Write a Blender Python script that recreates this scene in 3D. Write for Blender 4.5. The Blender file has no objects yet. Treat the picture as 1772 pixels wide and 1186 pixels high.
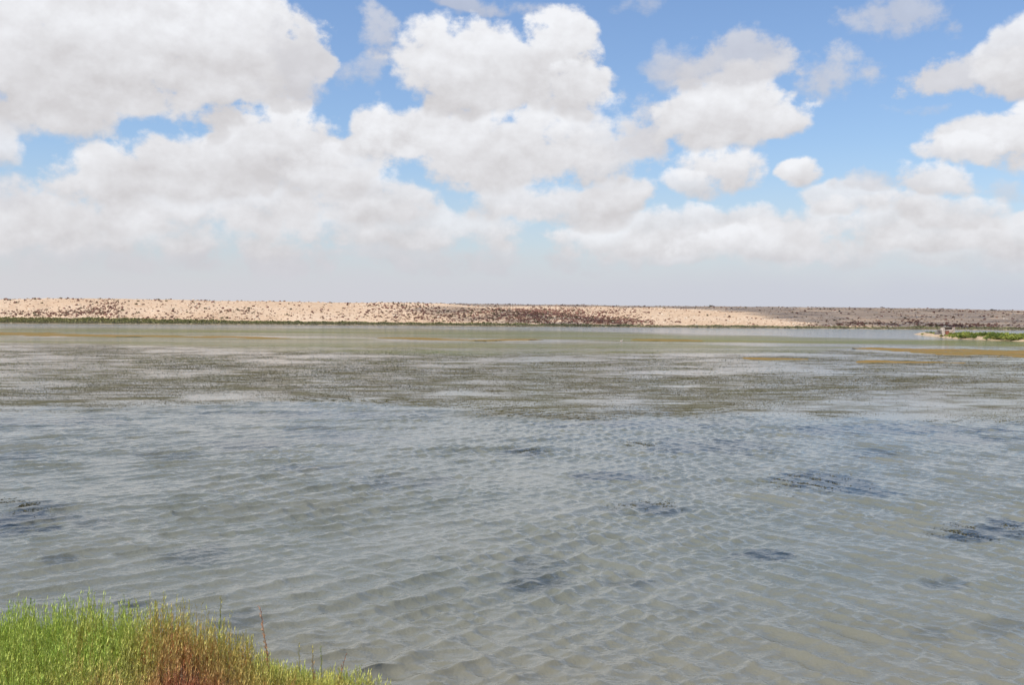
import bpy, math, random
import numpy as np
from mathutils import Matrix, Vector

R = math.radians
SC = bpy.context.scene
COL = SC.collection
rng = np.random.default_rng(7)
random.seed(7)

# ------------------------------------------------------------------ camera
W0, H0, F0 = 1772.0, 1186.0, 1900.0
CAMZ = 4.0
PITCH, ROLL = math.atan(47.5 / 1900), R(0.29)
fw = Vector((0, math.cos(PITCH), -math.sin(PITCH)))
u0 = Vector((0, math.sin(PITCH), math.cos(PITCH)))
r0 = Vector((1, 0, 0))
rt = r0 * math.cos(ROLL) + u0 * math.sin(ROLL)
up = -r0 * math.sin(ROLL) + u0 * math.cos(ROLL)
cd = bpy.data.cameras.new('camera')
cam = bpy.data.objects.new('camera', cd); COL.objects.link(cam)
cd.sensor_width = 36; cd.lens = 36 * F0 / W0; cd.clip_end = 30000; cd.clip_start = 0.1
m = Matrix.Identity(4)
for i in range(3):
    m[i][0], m[i][1], m[i][2] = rt[i], up[i], -fw[i]
m[2][3] = CAMZ
cam.matrix_world = m
SC.camera = cam

def ray(px, py):
    return fw + rt * ((px - W0 / 2) / F0) + up * ((H0 / 2 - py) / F0)
def at(px, py, z=0.0):
    d = ray(px, py); t = (z - CAMZ) / d.z
    return Vector((d.x * t, d.y * t, z))
def azel(px, py):
    d = ray(px, py).normalized()
    return math.atan2(d.x, d.y), math.asin(d.z)
def hy(px):                      # image row of the true horizon
    return 545.5 + (px - 886) * 0.00506
def px_of(x, y):                 # image column of a ground point (near enough)
    return 886 + 1900 * x / np.maximum(y, 1e-3)

# ------------------------------------------------------------------ light
SUN_EL, SUN_AZ = R(57), R(-122)          # azimuth measured from +Y towards +X
sun_vec = Vector((math.sin(SUN_AZ) * math.cos(SUN_EL), math.cos(SUN_AZ) * math.cos(SUN_EL), math.sin(SUN_EL)))
sd = bpy.data.lights.new('sun', 'SUN'); sun = bpy.data.objects.new('sun', sd); COL.objects.link(sun)
sd.energy = 4.9; sd.angle = R(0.53); sd.color = (1.0, 0.95, 0.87)
sun.rotation_euler = (-sun_vec).to_track_quat('-Z', 'Y').to_euler()
SC.view_settings.view_transform = 'Standard'
SC.view_settings.look = 'None'
SC.view_settings.exposure = 0.0
SC.view_settings.gamma = 1.0
SC.view_settings.use_curve_mapping = False
SC.cycles.max_bounces = 4; SC.cycles.diffuse_bounces = 2; SC.cycles.glossy_bounces = 2
SC.cycles.use_denoising = True

# ------------------------------------------------------------------ node helper
class NT:
    def __init__(s, tree): s.t = tree; s.n = tree.nodes; s.l = tree.links
    def new(s, typ, **kw):
        n = s.n.new(typ)
        for k, v in kw.items(): setattr(n, k, v)
        return n
    def put(s, sock, v):
        if isinstance(v, bpy.types.NodeSocket): s.l.new(v, sock)
        elif v is not None:
            if sock.type == 'RGBA' and len(v) == 3: v = (*v, 1)
            sock.default_value = v
    def math(s, op, a, b=None, c=None, clamp=False):
        n = s.new('ShaderNodeMath', operation=op); n.use_clamp = clamp
        for i, v in enumerate((a, b, c)):
            if v is not None: s.put(n.inputs[i], v)
        return n.outputs[0]
    def vec(s, op, a, b=None, c=None):
        n = s.new('ShaderNodeVectorMath', operation=op)
        for i, v in enumerate((a, b, c)):
            if v is not None: s.put(n.inputs[i], v)
        return n.outputs['Value'] if op in ('DOT_PRODUCT', 'LENGTH') else n.outputs[0]
    def scale(s, a, f):
        n = s.new('ShaderNodeVectorMath', operation='SCALE'); s.put(n.inputs[0], a); s.put(n.inputs['Scale'], f)
        return n.outputs[0]
    def mapr(s, v, a, b, c=0.0, d=1.0, smooth=True):
        n = s.new('ShaderNodeMapRange', interpolation_type='SMOOTHSTEP' if smooth else 'LINEAR')
        for i, q in enumerate((v, a, b, c, d)): s.put(n.inputs[i], q)
        return n.outputs[0]
    def mix(s, f, a, b, blend='MIX'):
        n = s.new('ShaderNodeMix', data_type='RGBA', blend_type=blend)
        s.put(n.inputs[0], f); s.put(n.inputs[6], a); s.put(n.inputs[7], b)
        return n.outputs[2]
    def noise(s, vec, scale, detail=4, rough=0.5, lac=2.0, out=0, dist=0.0, dim='3D'):
        n = s.new('ShaderNodeTexNoise'); n.noise_dimensions = dim
        if vec is not None: s.put(n.inputs['Vector'], vec)
        n.inputs['Scale'].default_value = scale; n.inputs['Detail'].default_value = detail
        n.inputs['Roughness'].default_value = rough; n.inputs['Lacunarity'].default_value = lac
        n.inputs['Distortion'].default_value = dist
        return n.outputs[out]
    def comb(s, x=0, y=0, z=0):
        n = s.new('ShaderNodeCombineXYZ')
        for i, v in enumerate((x, y, z)): s.put(n.inputs[i], v)
        return n.outputs[0]
    def sep(s, v):
        n = s.new('ShaderNodeSeparateXYZ'); s.put(n.inputs[0], v); return n.outputs

# ------------------------------------------------------------------ sky with cumulus
wd = bpy.data.worlds.new('World'); SC.world = wd; wd.use_nodes = True
wd.node_tree.nodes.clear()
wd.cycles.sampling_method = 'MANUAL'; wd.cycles.sample_map_resolution = 256
N = NT(wd.node_tree)
SKYS = 0.14
D = N.new('ShaderNodeTexCoord').outputs['Generated']
dx, dy, dz = N.sep(D)
sky = N.new('ShaderNodeTexSky', sky_type='NISHITA')
sky.sun_disc = False; sky.sun_elevation = SUN_EL; sky.sun_rotation = SUN_AZ
sky.air_density = 1.15; sky.dust_density = 0.4; sky.ozone_density = 3.0
az = N.math('ARCTAN2', dx, dy)
el = N.math('ARCSINE', dz)
P = N.comb(az, el, 0.0)
# domain warp and billow detail shared by every cloud
PN = N.vec('MULTIPLY', P, (1.0, 1.25, 1.0))
warp = N.noise(PN, 9.0, 4, 0.55, out=1, dim='2D')
warp = N.scale(N.vec('SUBTRACT', warp, (0.5, 0.5, 0.5)), 0.045)
Pw = N.vec('ADD', P, warp)
_, elw, _ = N.sep(Pw)
fb = N.noise(PN, 17.0, 8, 0.60, dim='2D')
fb2 = N.noise(N.vec('ADD', PN, (0.004, -0.014, 0.0)), 17.0, 4, 0.60, dim='2D')
vo = N.new('ShaderNodeTexVoronoi', feature='F1'); vo.voronoi_dimensions = '2D'; N.put(vo.inputs['Vector'], N.vec('ADD', PN, N.scale(warp, 0.6)))
vo.inputs['Scale'].default_value = 34; vo.inputs['Detail'].default_value = 1.0; vo.inputs['Roughness'].default_value = 0.5
bill = N.math('SUBTRACT', 0.42, vo.outputs['Distance'])
edge = N.math('ADD', N.math('MULTIPLY', N.math('SUBTRACT', fb, 0.5), 2.1), N.math('MULTIPLY_ADD', bill, 0.40, 1.02))
edge_g = N.math('MULTIPLY_ADD', N.math('SUBTRACT', fb, 0.5), 2.2, edge)
emb = N.math('ADD', N.math('MULTIPLY', N.math('SUBTRACT', fb, fb2), 1.3), N.math('MULTIPLY', bill, 0.14))
K = 1.0 / SKYS
def c10(c): return tuple(v * K for v in c)
TOP, BASE = c10((0.90, 0.912, 0.948)), c10((0.645, 0.630, 0.645))
GTOP, GBASE = c10((0.72, 0.72, 0.755)), c10((0.60, 0.59, 0.62))
cur = N.vec('MULTIPLY', sky.outputs[0], (0.82, 0.87, 1.0))      # white balance of the blue
# pale air towards the horizon, grey-lavender
hz = N.mapr(el, 0.0, 0.16, 1.0, 0.0)
cur = N.mix(N.math('MULTIPLY', hz, 0.55), cur, c10((0.60, 0.61, 0.70)))
# cumulus, far to near: px centre, py centre, half width, half height, opacity, softness, grey
CL = [
 # low far bands
 (120, 440, 520, 42, .80, .9, 1), (700, 440, 520, 36, .75, .9, 1), (1240, 430, 330, 34, .75, .8, 0), (1640, 432, 300, 34, .72, .8, 0),
 (240, 398, 420, 46, .9, .8, 0), (700, 395, 330, 44, .85, .8, 0), (1130, 405, 260, 40, .9, .6, 0), (1330, 428, 140, 26, .85, .6, 0),
 (1560, 398, 190, 44, .9, .6, 0), (1740, 400, 110, 44, .9, .6, 0),
 (60, 372, 170, 52, .95, .7, 0), (1490, 352, 90, 36, .85, .7, 0), (1640, 362, 110, 34, .9, .6, 0),
 (320, 355, 300, 60, .95, .8, 0), (640, 352, 130, 52, .95, .6, 0), (950, 352, 190, 40, .95, .6, 0), (1060, 338, 80, 38, .95, .5, 0),
 # third row
 (1400, 304, 38, 33, 1, .45, 0), (1625, 312, 72, 36, .95, .5, 0), (1540, 318, 60, 22, .6, .8, 1), (1745, 318, 48, 26, .5, .9, 1),
 (1255, 302, 82, 54, 1, .5, 0), (1195, 330, 60, 34, .9, .6, 0),
 # second row
 (170, 300, 95, 56, 1, .5, 0), (330, 288, 170, 66, 1, .5, 0), (480, 250, 125, 82, 1, .4, 0), (580, 300, 90, 60, .95, .6, 0), (30, 330, 60, 34, .6, .9, 1), (-20, 262, 55, 36, .9, .7, 0),
 (700, 228, 100, 56, 1, .45, 0), (860, 258, 220, 82, 1, .45, 0), (1010, 250, 150, 84, .95, .6, 0), (1095, 225, 75, 62, .75, .8, 1),
 (1275, 196, 128, 62, 1, .4, 0), (1350, 200, 62, 46, 1, .5, 0),
 (1745, 232, 110, 50, 1, .45, 0), (1690, 255, 85, 28, .95, .5, 0), (1600, 182, 70, 14, .45, 1.0, 1),
 # top row
 (1700, 130, 115, 38, .95, .6, 1), (1775, 92, 75, 58, .95, .6, 0), (1560, 28, 88, 44, .62, 1.0, 1),
 (1175, 112, 60, 42, .5, 1.0, 1), (1275, 104, 110, 52, .78, .9, 1), (1420, 118, 90, 44, .7, 1., 1), (1140, 120, 50, 20, .4, 1., 1),
 (800, 2, 130, 18, .6, .9, 1), (650, 66, 44, 44, .7, .9, 1), (625, 115, 50, 30, .55, 1., 1), (1095, 4, 52, 20, .4, 1., 1),
 (770, 120, 110, 78, 1, .5, 0), (880, 118, 150, 80, 1, .4, 0), (960, 92, 72, 80, 1, .4, 0), (985, 150, 66, 48, 1, .5, 0),
 (60, 110, 330, 130, 1, .5, 0), (250, 70, 270, 140, 1, .4, 0), (430, 90, 122, 100, 1, .4, 0), (505, 110, 60, 62, .9, .7, 1), (530, 150, 46, 24, .6, .9, 1),
]
for (cx, cy, rx, ry, op, soft, grey) in CL:
    a0, e0 = azel(cx, cy)
    ax, ey = 1.10 * rx / F0, 1.12 * ry / F0
    q = N.vec('MULTIPLY_ADD', Pw, (1 / ax, 1 / ey, 0.0), (-a0 / ax, -e0 / ey, 0.0))
    dd = N.vec('DOT_PRODUCT', q, q)
    f = N.math('SUBTRACT', edge_g if grey else edge, dd)
    al = N.mapr(f, 0.0, (0.22 + soft * 0.62) if not grey else (0.45 + soft * .6), 0.0, op)
    al = N.math('MULTIPLY', al, N.mapr(elw, e0 - ey * 1.02, e0 - ey * 0.62))
    sh = N.math('ADD', N.mapr(elw, e0 - ey * 0.85, e0 + ey * 0.75, 0.06, 0.95, False), emb, clamp=True)
    colr = N.mix(sh, GBASE if grey else BASE, GTOP if grey else TOP)
    cur = N.mix(al, cur, colr)
# the same broken cumulus over the rest of the sky
qz = N.math('ADD', N.math('MAXIMUM', dz, 0.0), 0.16)
QP = N.vec('DIVIDE', D, N.comb(qz, qz, 1.0))
QP = N.vec('MULTIPLY', QP, (1, 1, 0))
g = N.noise(QP, 1.5, 6, 0.58, dim='2D')
g2 = N.noise(N.vec('ADD', QP, (0.03, 0.06, 0.0)), 1.5, 4, 0.5, dim='2D')
ga = N.mapr(g, 0.51, 0.62, 0.0, 0.97)
gs = N.math('ADD', N.math('MULTIPLY', N.math('SUBTRACT', g, g2), 3.0), 0.5, clamp=True)
out1 = N.mapr(N.math('ABSOLUTE', az), 0.50, 0.62)
out2 = N.mapr(el, 0.315, 0.40)
outm = N.math('MAXIMUM', out1, out2)
cur = N.mix(N.math('MULTIPLY', ga, outm), cur, N.mix(gs, BASE, TOP))
# veil of distant cloud sitting on the horizon
veil = N.mapr(N.math('ADD', el, N.math('MULTIPLY', N.math('SUBTRACT', fb, 0.5), 0.02)), 0.015, 0.066, 0.90, 0.0)
vcol = N.mix(N.mapr(az, -0.45, 0.45, 0, 1, False), c10((0.655, 0.65, 0.685)), c10((0.575, 0.605, 0.70)))
cur = N.mix(veil, cur, vcol)
bg = N.new('ShaderNodeBackground'); N.put(bg.inputs[0], cur); bg.inputs[1].default_value = SKYS
wo = N.new('ShaderNodeOutputWorld'); N.l.new(bg.outputs[0], wo.inputs[0])

# ------------------------------------------------------------------ generic helpers
def sstep(a, b, x):
    t = np.clip((x - a) / (b - a), 0, 1); return t * t * (3 - 2 * t)
_T = np.random.default_rng(11).random((256, 256))
def vnoise(x, y, seed=0):
    x = np.asarray(x, float) + seed * 17.31; y = np.asarray(y, float) + seed * 9.73
    xi = np.floor(x).astype(int); yi = np.floor(y).astype(int)
    fx = x - xi; fy = y - yi; fx = fx * fx * (3 - 2 * fx); fy = fy * fy * (3 - 2 * fy)
    g = lambda i, j: _T[i & 255, j & 255]
    return (g(xi, yi) * (1 - fx) + g(xi + 1, yi) * fx) * (1 - fy) + (g(xi, yi + 1) * (1 - fx) + g(xi + 1, yi + 1) * fx) * fy
def fbm(x, y, oct=4, seed=0, rough=0.5):
    s = 0; a = 1; n = 0
    for o in range(oct):
        s = s + a * vnoise(x * 2 ** o, y * 2 ** o, seed + o * 3); n += a; a *= rough
    return s / n
def interp(x, tab):
    return np.interp(x, [t[0] for t in tab], [t[1] for t in tab])

def mesh_np(name, co, faces, smooth=False):
    """co (n,3); faces (m,k) one polygon size"""
    me = bpy.data.meshes.new(name)
    co = np.ascontiguousarray(co, dtype=np.float32); faces = np.ascontiguousarray(faces, dtype=np.int32)
    k = faces.shape[1]
    me.vertices.add(len(co)); me.vertices.foreach_set('co', co.ravel())
    me.loops.add(faces.size); me.loops.foreach_set('vertex_index', faces.ravel())
    me.polygons.add(len(faces)); me.polygons.foreach_set('loop_start', np.arange(0, faces.size, k, dtype=np.int32))
    me.polygons.foreach_set('use_smooth', np.full(len(faces), smooth))
    me.update(calc_edges=True)
    return me
def col_attr(me, rgb, name='col'):
    a = me.color_attributes.new(name, 'FLOAT_COLOR', 'POINT')
    c = np.ones((len(rgb), 4), np.float32); c[:, :rgb.shape[1]] = rgb
    a.data.foreach_set('color', c.ravel())
def obj(name, me, mat=None, parent=None, loc=(0, 0, 0), rotz=0.0, scale=1.0):
    o = bpy.data.objects.new(name, me); COL.objects.link(o)
    if mat is not None and me is not None and not me.materials: me.materials.append(mat)
    o.parent = parent; o.location = loc; o.rotation_euler = (0, 0, rotz)
    o.scale = (scale, scale, scale) if not hasattr(scale, '__len__') else scale
    return o
def tag(o, label=None, cat=None, group=None, kind=None):
    if label: o['label'] = label
    if cat: o['category'] = cat
    if group: o['group'] = group
    if kind: o['kind'] = kind
    return o
def mat(name):
    mt = bpy.data.materials.new(name); mt.use_nodes = True; mt.node_tree.nodes.clear()
    n = NT(mt.node_tree)
    b = n.new('ShaderNodeBsdfPrincipled'); o = n.new('ShaderNodeOutputMaterial'); n.l.new(b.outputs[0], o.inputs[0])
    return mt, n, b
def bump(n, b, h, strength, dist):
    bp = n.new('ShaderNodeBump'); n.put(bp.inputs['Height'], h); n.put(bp.inputs['Strength'], strength)
    bp.inputs['Distance'].default_value = dist; n.l.new(bp.outputs[0], b.inputs['Normal']); return bp

def attr_mat(name, rough=0.8, trans=0.0, jitter=0.25, jscale=30.0):
    """colour from the plant's own colour attribute, broken up by noise"""
    mt, n, b = mat(name)
    a = n.new('ShaderNodeAttribute', attribute_name='col').outputs['Color']
    geo = n.new('ShaderNodeNewGeometry').outputs['Position']
    v = n.mapr(n.noise(geo, jscale, 3, 0.6), 0.25, 0.75, 1 - jitter, 1 + jitter, False)
    c = n.mix(1.0, a, n.comb(v, v, v), 'MULTIPLY')
    n.put(b.inputs['Base Color'], c); b.inputs['Roughness'].default_value = rough
    b.inputs['Specular IOR Level'].default_value = 0.3
    if trans:
        o = [x for x in n.n if x.type == 'OUTPUT_MATERIAL'][0]
        t = n.new('ShaderNodeBsdfTranslucent'); n.put(t.inputs[0], c)
        ms = n.new('ShaderNodeMixShader'); ms.inputs[0].default_value = trans
        n.l.new(b.outputs[0], ms.inputs[1]); n.l.new(t.outputs[0], ms.inputs[2]); n.l.new(ms.outputs[0], o.inputs[0])
    return mt

# ------------------------------------------------------------------ terrain
YW = [(-800, 556), (0, 560), (600, 563), (1000, 566), (1400, 569), (1772, 572), (2600, 577)]
NEAR = [(-900, 521), (0, 517), (150, 515.5), (300, 518), (450, 520), (600, 522), (760, 524.5), (900, 535.5), (1000, 545), (1080, 555), (1160, 570), (1300, 590)]
FAR = [(-900, 530), (500, 528), (700, 526), (800, 525.3), (900, 526.8), (1000, 528), (1200, 530), (1400, 531.5), (1500, 532.5), (1600, 534), (1772, 537.5), (2100, 542), (2800, 545)]
DN, DF = 470.0, 720.0
def shore(px): return 4 * 1900 / (interp(px, YW) - hy(px))
ISF = [(1560, 576.5), (1580, 579.5), (1620, 584), (1660, 588), (1720, 590.5), (1800, 593), (2000, 600), (2500, 615)]
def isl_front(px): return 4 * 1900 / (interp(px, ISF) - hy(px))
def terr(x, y):
    x = np.asarray(x, float); y = np.asarray(y, float)
    yy = np.maximum(y, 8.0)
    px = np.clip(px_of(x, yy), -900, 2700)
    ys = shore(px) + (vnoise(px / 28, px * 0, 3) - .5) * 9
    zn = 4 + (hy(px) - interp(px, NEAR)) / 1900 * DN
    zf = 4 + (hy(px) - interp(px, FAR)) / 1900 * DF
    tn = np.clip((yy - ys) / (DN - ys), 0, 1); tf = np.clip((yy - ys) / (DF - ys), 0, 1)
    n1 = zn * (1 - (1 - tn) ** 1.45) - np.clip(yy - DN, 0, 400) * .008
    n2 = zf * (1 - (1 - tf) ** 1.6) - np.clip(yy - DF, 0, 400) * .010
    k = 0.5
    h = np.log(np.exp(np.clip(n1 / k, -60, 60)) + np.exp(np.clip(n2 / k, -60, 60))) * k - k * .69
    land = sstep(0, 40, yy - ys)
    h = h + land * ((fbm(x / 30, y / 30, 4, 5) - .5) * 1.0 + (fbm(x / 5, y / 5, 3, 9) - .5) * .35)
    h = np.maximum(h, 0.10 + 0.012 * np.minimum(yy - ys, 20))
    bed = -0.02 - np.clip((ys - yy) * .03, 0, .8)
    z = np.where(yy > ys, h, bed)
    # islet on the right
    yf = isl_front(px) + (vnoise(px / 14, px * 0, 8) - .5) * 5
    on = (px > 1560)
    w = sstep(0, 9, yy - yf) * sstep(0, 14, yf + 8 + np.clip((px - 1570) * .9, 0, 60) - yy) * on * sstep(1565, 1600, px)
    z = np.where(w > 0.001, np.maximum(z, -.3 + .78 * w + .1 * (fbm(x / 2, y / 2, 3, 4) - .5)), z)
    # bank in the foreground
    bl = 0.80 * sstep(-0.85, -3.6, x) * sstep(12.0, 10.0, y + .25 * (vnoise(x, y, 2) - .5) * 2)
    near = np.where(y < 8.0, 2.4 * np.clip(1 - y / 8.0, 0, 1.05), -1)
    z = np.where(y < 13, np.maximum(np.maximum(-.35 + 0 * x, near), np.where(bl > .004, bl - .045 + .06 * (fbm(x * 2, y * 2, 3, 6) - .5), -.35)), z)
    return z

def fan(thetas, ys):
    T, Y = np.meshgrid(thetas, ys); return np.tan(T) * Y, Y
def grid_faces(nr, nc):
    i = np.arange((nr - 1) * (nc - 1)); r = i // (nc - 1); c = i % (nc - 1); a = r * nc + c
    return np.stack([a, a + 1, a + nc + 1, a + nc], 1)

th = np.concatenate([np.linspace(-1.48, -.62, 40, endpoint=False), np.linspace(-.62, .62, 620), np.linspace(.62, 1.48, 41)[1:]])
yr = np.concatenate([np.linspace(.5, 8, 14, endpoint=False), np.linspace(8, 13, 60, endpoint=False), np.geomspace(13, 165, 30, endpoint=False),
                     np.linspace(165, 320, 130, endpoint=False), np.linspace(320, 760, 300, endpoint=False), np.geomspace(760, 9000, 40)])
gx, gy = fan(th, yr)
gz = terr(gx, gy)
gm = mesh_np('ground', np.stack([gx, gy, gz], -1).reshape(-1, 3), grid_faces(len(yr), len(th)), True)
# colour zones: sand on the slopes, mud at the waterline and under the plants
gmat, n, b = mat('sandy_ground')
geo = n.new('ShaderNodeNewGeometry').outputs['Position']
_, gyy, gzz = n.sep(geo)
big = n.noise(geo, 0.02, 5, 0.6); mid = n.noise(geo, 0.25, 5, 0.65); fine = n.noise(geo, 0.7, 5, 0.75)
sand = n.mix(n.mapr(big, .35, .65), (0.49, 0.355, 0.240), (0.55, 0.42, 0.302))
sand = n.mix(n.mapr(mid, .50, .68, 0, .55), sand, (0.40, 0.255, 0.165))
sand = n.mix(n.mapr(fine, .55, .70, 0, .7), sand, (0.74, 0.64, 0.52))
sand = n.mix(n.mapr(fine, .44, .32, 0, .6), sand, (0.33, 0.20, 0.13))
mud = n.mix(n.mapr(fine, .3, .7), (0.12, 0.095, 0.06), (0.20, 0.16, 0.11))
isl = n.mix(n.mapr(mid, .3, .7), (0.34, 0.25, 0.16), (0.50, 0.38, 0.26))
c = n.mix(n.mapr(n.math('ADD', gzz, n.math('MULTIPLY', n.math('SUBTRACT', mid, .5), .8)), .5, 1.0), isl, sand)
c = n.mix(n.mapr(gyy, 30, 32), mud, c)
n.put(b.inputs['Base Color'], c); b.inputs['Roughness'].default_value = .95; b.inputs['Specular IOR Level'].default_value = .1
bump(n, b, n.math('ADD', mid, n.math('MULTIPLY', fine, .5)), .8, .5)
ground = tag(obj('ground', gm, gmat), kind='structure')

# ------------------------------------------------------------------ water
YC = [(-500, 716), (0, 716), (200, 712), (450, 706), (620, 703), (800, 714), (1000, 722), (1130, 724), (1300, 726), (1450, 735), (1700, 737), (2300, 745)]
def weed_line(px):          # depth where the emergent weed bed begins
    return 4 * 1900 / (interp(px, YC) - hy(px))
# dark submerged weed patches, and along the right weed edge rippled sky reflection painted dark: px, py, half width px, half height px, strength
SUB = [(10, 905, 75, 22, 1), (60, 878, 70, 10, .6), (130, 895, 60, 8, .5), (160, 905, 35, 12, .4), (340, 960, 70, 22, .5), (100, 972, 30, 8, .5), (920, 990, 70, 30, .5), (935, 1010, 75, 16, .65),
       (1090, 1012, 45, 12, .5), (1440, 838, 90, 24, .95), (1500, 855, 55, 9, .9), (1120, 882, 65, 12, .8), (1690, 920, 110, 20, 1), (1330, 965, 75, 11, .9), (1650, 1005, 50, 16, .5),
       (1060, 828, 70, 9, .8), (690, 835, 80, 14, .55), (1230, 775, 110, 16, .65), (1500, 785, 60, 8, .5), (910, 782, 45, 7, .6), (430, 770, 90, 9, .6), (300, 790, 70, 8, .35),
       (560, 755, 130, 14, .45), (90, 732, 140, 8, .5), (520, 718, 180, 6, .5), (700, 718, 80, 5, .4), (1130, 735, 200, 7, .6), (1560, 745, 230, 9, .8), (1230, 1055, 70, 14, .2), (1590, 1110, 60, 26, .35), (1680, 760, 90, 8, .6),
       (230, 1048, 45, 8, .8), (420, 1075, 45, 14, .45), (20, 790, 60, 8, .5), (540, 812, 70, 6, .5), (1740, 1090, 50, 25, .3)]
thw = np.concatenate([np.linspace(-1.35, -.60, 30, endpoint=False), np.linspace(-.60, .60, 640), np.linspace(.60, 1.35, 31)[1:]])
yrw = np.concatenate([np.geomspace(7.2, 11, 60, endpoint=False), np.geomspace(11, 50, 700, endpoint=False), np.geomspace(50, 460, 200)])
wx, wy = fan(thw, yrw)
shp = wx.shape
wx = wx.ravel(); wy = wy.ravel(); wpx = px_of(wx, wy); wpy = hy(wpx) + 4 * 1900 / wy
sub = np.zeros_like(wx)
wn = fbm(wx * 1.5, wy * 1.1, 5, 21, .62)
for (cx, cy, rx, ry, s) in SUB:
    e = ((wpx - cx) / rx) ** 2 + ((wpy - cy) / ry) ** 2
    k = e < 5
    sub[k] = np.maximum(sub[k], s * sstep(1.3, .2, e[k] + (wn[k] - .5) * 4.2))
yl = weed_line(wpx)
calm = sstep(.0, 6.0, wy - yl + (fbm(wx / 6, wy / 6, 3, 31) - .5) * 8) * sstep(240, 170, wy)
spacing = np.maximum(wy * .0020, .012)
# two crossing trains of wind ripples plus chop
ra = np.random.default_rng(5)
uu = wx / wy
wA = 1.0 - .62 * sstep(-.10, .32, uu); wB = .42 + .62 * sstep(-.30, .28, uu)
amp_mod = .35 + 1.3 * fbm(wx / 2.2, wy / 3.2, 3, 41)
damp = (1 - .93 * calm) * (1 - .55 * sub)
X = wx.copy(); Y = wy.copy(); Z = np.zeros_like(wx)
comps = []
for fam, crest, spread, cnt, lmin, lmax, slope in (('A', 44, 15, 28, .24, .80, .19), ('B', -34, 14, 28, .24, .76, .19), ('C', 85, 30, 18, .15, .36, .10)):
    for i in range(cnt):
        lam = math.exp(ra.uniform(math.log(lmin), math.log(lmax)))
        ca = R(crest + ra.normal() * spread * .6)
        kd = (math.cos(ca), -math.sin(ca)); kk = 2 * math.pi / lam
        comps.append((fam, kd, kk, lam, slope * math.sqrt(2 / cnt) / kk * ra.uniform(.6, 1.4), ra.uniform(0, 6.28)))
for fam, kd, kk, lam, a, ph in comps:
    wgt = (wA if fam == 'A' else wB if fam == 'B' else .8) * np.exp(-(spacing * 2.1 / lam) ** 2) * damp * amp_mod
    arg = kk * (wx * kd[0] + wy * kd[1]) + ph
    s_, c_ = np.sin(arg), np.cos(arg)
    Z += 1.08 * a * wgt * s_
    X += 1.2 * a * wgt * kd[0] * c_; Y += 1.2 * a * wgt * kd[1] * c_
Z = Z * sstep(470, 300, wy) * np.where(wy > 120, .4, 1)
wm = mesh_np('water', np.stack([X, Y, Z], -1), grid_faces(*shp), True)
# floating algae colour zones far out
hn = fbm(wx / 16, wy / 16, 4, 51)
def band(pts, half, edge):       # pts: (px, py) centre line ; half thickness px
    cyl = interp(wpx, [(p[0], p[1]) for p in pts]); ht = interp(wpx, [(p[0], p[2]) for p in pts])
    return sstep(1.25, .55, np.abs(wpy - cyl) / np.maximum(ht, .05) + (hn - .5) * edge)
green = np.maximum.reduce([
    .9 * band([(-600, 573, 4), (0, 573, 6), (600, 576, 8), (1000, 582, 9), (1200, 587, 7.5), (1772, 596, 5.5), (2300, 602, 3)], 1, .8),
    .75 * band([(-600, 588, 7), (0, 588, 9), (400, 593, 10), (700, 599, 12), (1100, 603, 11), (1400, 604, 6), (1500, 600, .1)], 1, 1.8)])
green *= .8 + .4 * (fbm(wx / 40, wy / 14, 3, 57) - .5)
weedz = sstep(-2, 5, wy - yl + (fbm(wx / 5, wy / 4, 3, 61) - .5) * 14) * sstep(210, 120, wy + (hn - .5) * 60)
weedz = weedz * sstep(.33, .53, fbm(wx / 8, wy / 7, 5, 63, .68) + .06 * sstep(95, 60, wy))
zone = np.stack([sub, np.clip(green, 0, 1), np.clip(weedz, 0, 1)], 1)
col_attr(wm, zone, 'zone')
col_attr(wm, np.stack([calm, calm, calm], 1), 'calm')
wmat, n, b = mat('lagoon_water')
geo = n.new('ShaderNodeNewGeometry').outputs['Position']
gxx, gyy, gzz = n.sep(geo)
zn_ = n.new('ShaderNodeAttribute', attribute_name='zone').outputs['Color']
sc = n.new('ShaderNodeSeparateColor'); n.put(sc.inputs[0], zn_)
zs, zg, zw = sc.outputs[0], sc.outputs[1], sc.outputs[2]
cm = n.new('ShaderNodeAttribute', attribute_name='calm').outputs['Fac']
tur = n.noise(geo, .35, 3, .5)
body = n.mix(n.mapr(tur, .35, .65), (0.130, 0.139, 0.115), (0.156, 0.161, 0.133))
body = n.mix(n.mapr(n.math('ADD', gyy, n.math('MULTIPLY', tur, 6)), 20, 13, 0, .8), body, (0.168, 0.158, 0.118))      # shallow sandy margin
fw_ = n.noise(geo, 2.2, 4, .65)
dark = n.math('MULTIPLY', zs, n.mapr(fw_, .28, .48, .45, 1.0))
body = n.mix(dark, body, (0.016, 0.024, 0.026))
st = n.noise(geo, .30, 4, .6)
st2 = n.noise(n.vec('MULTIPLY', geo, (.35, 1, 1)), .9, 5, .7)
wcov = n.math('MULTIPLY', zw, n.math('MULTIPLY', n.mapr(st, .34, .54, .32, 1.0), n.mapr(st2, .41, .55, .22, 1.0)))
wcol = n.mix(n.mapr(st, .4, .62), (0.076, 0.063, 0.037), (0.080, 0.072, 0.033))
zg = n.math('MULTIPLY', zg, n.mapr(n.noise(n.vec('MULTIPLY', geo, (.012, .09, 1)), 1.0, 5, .65), .36, .58, .55, 1.0))
gcol = n.mix(n.mapr(n.noise(geo, .05, 4, .6), .35, .65), (0.095, 0.126, 0.014), (0.145, 0.135, 0.012))
n.put(b.inputs['Base Color'], body)
b.inputs['IOR'].default_value = 1.333
ro = n.mapr(gyy, 12, 60, .02, .08, False)
ro = n.math('ADD', n.math('MULTIPLY', n.math('SUBTRACT', 1, cm), ro), n.math('MULTIPLY', cm, .07))
n.put(b.inputs['Roughness'], ro)
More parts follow.
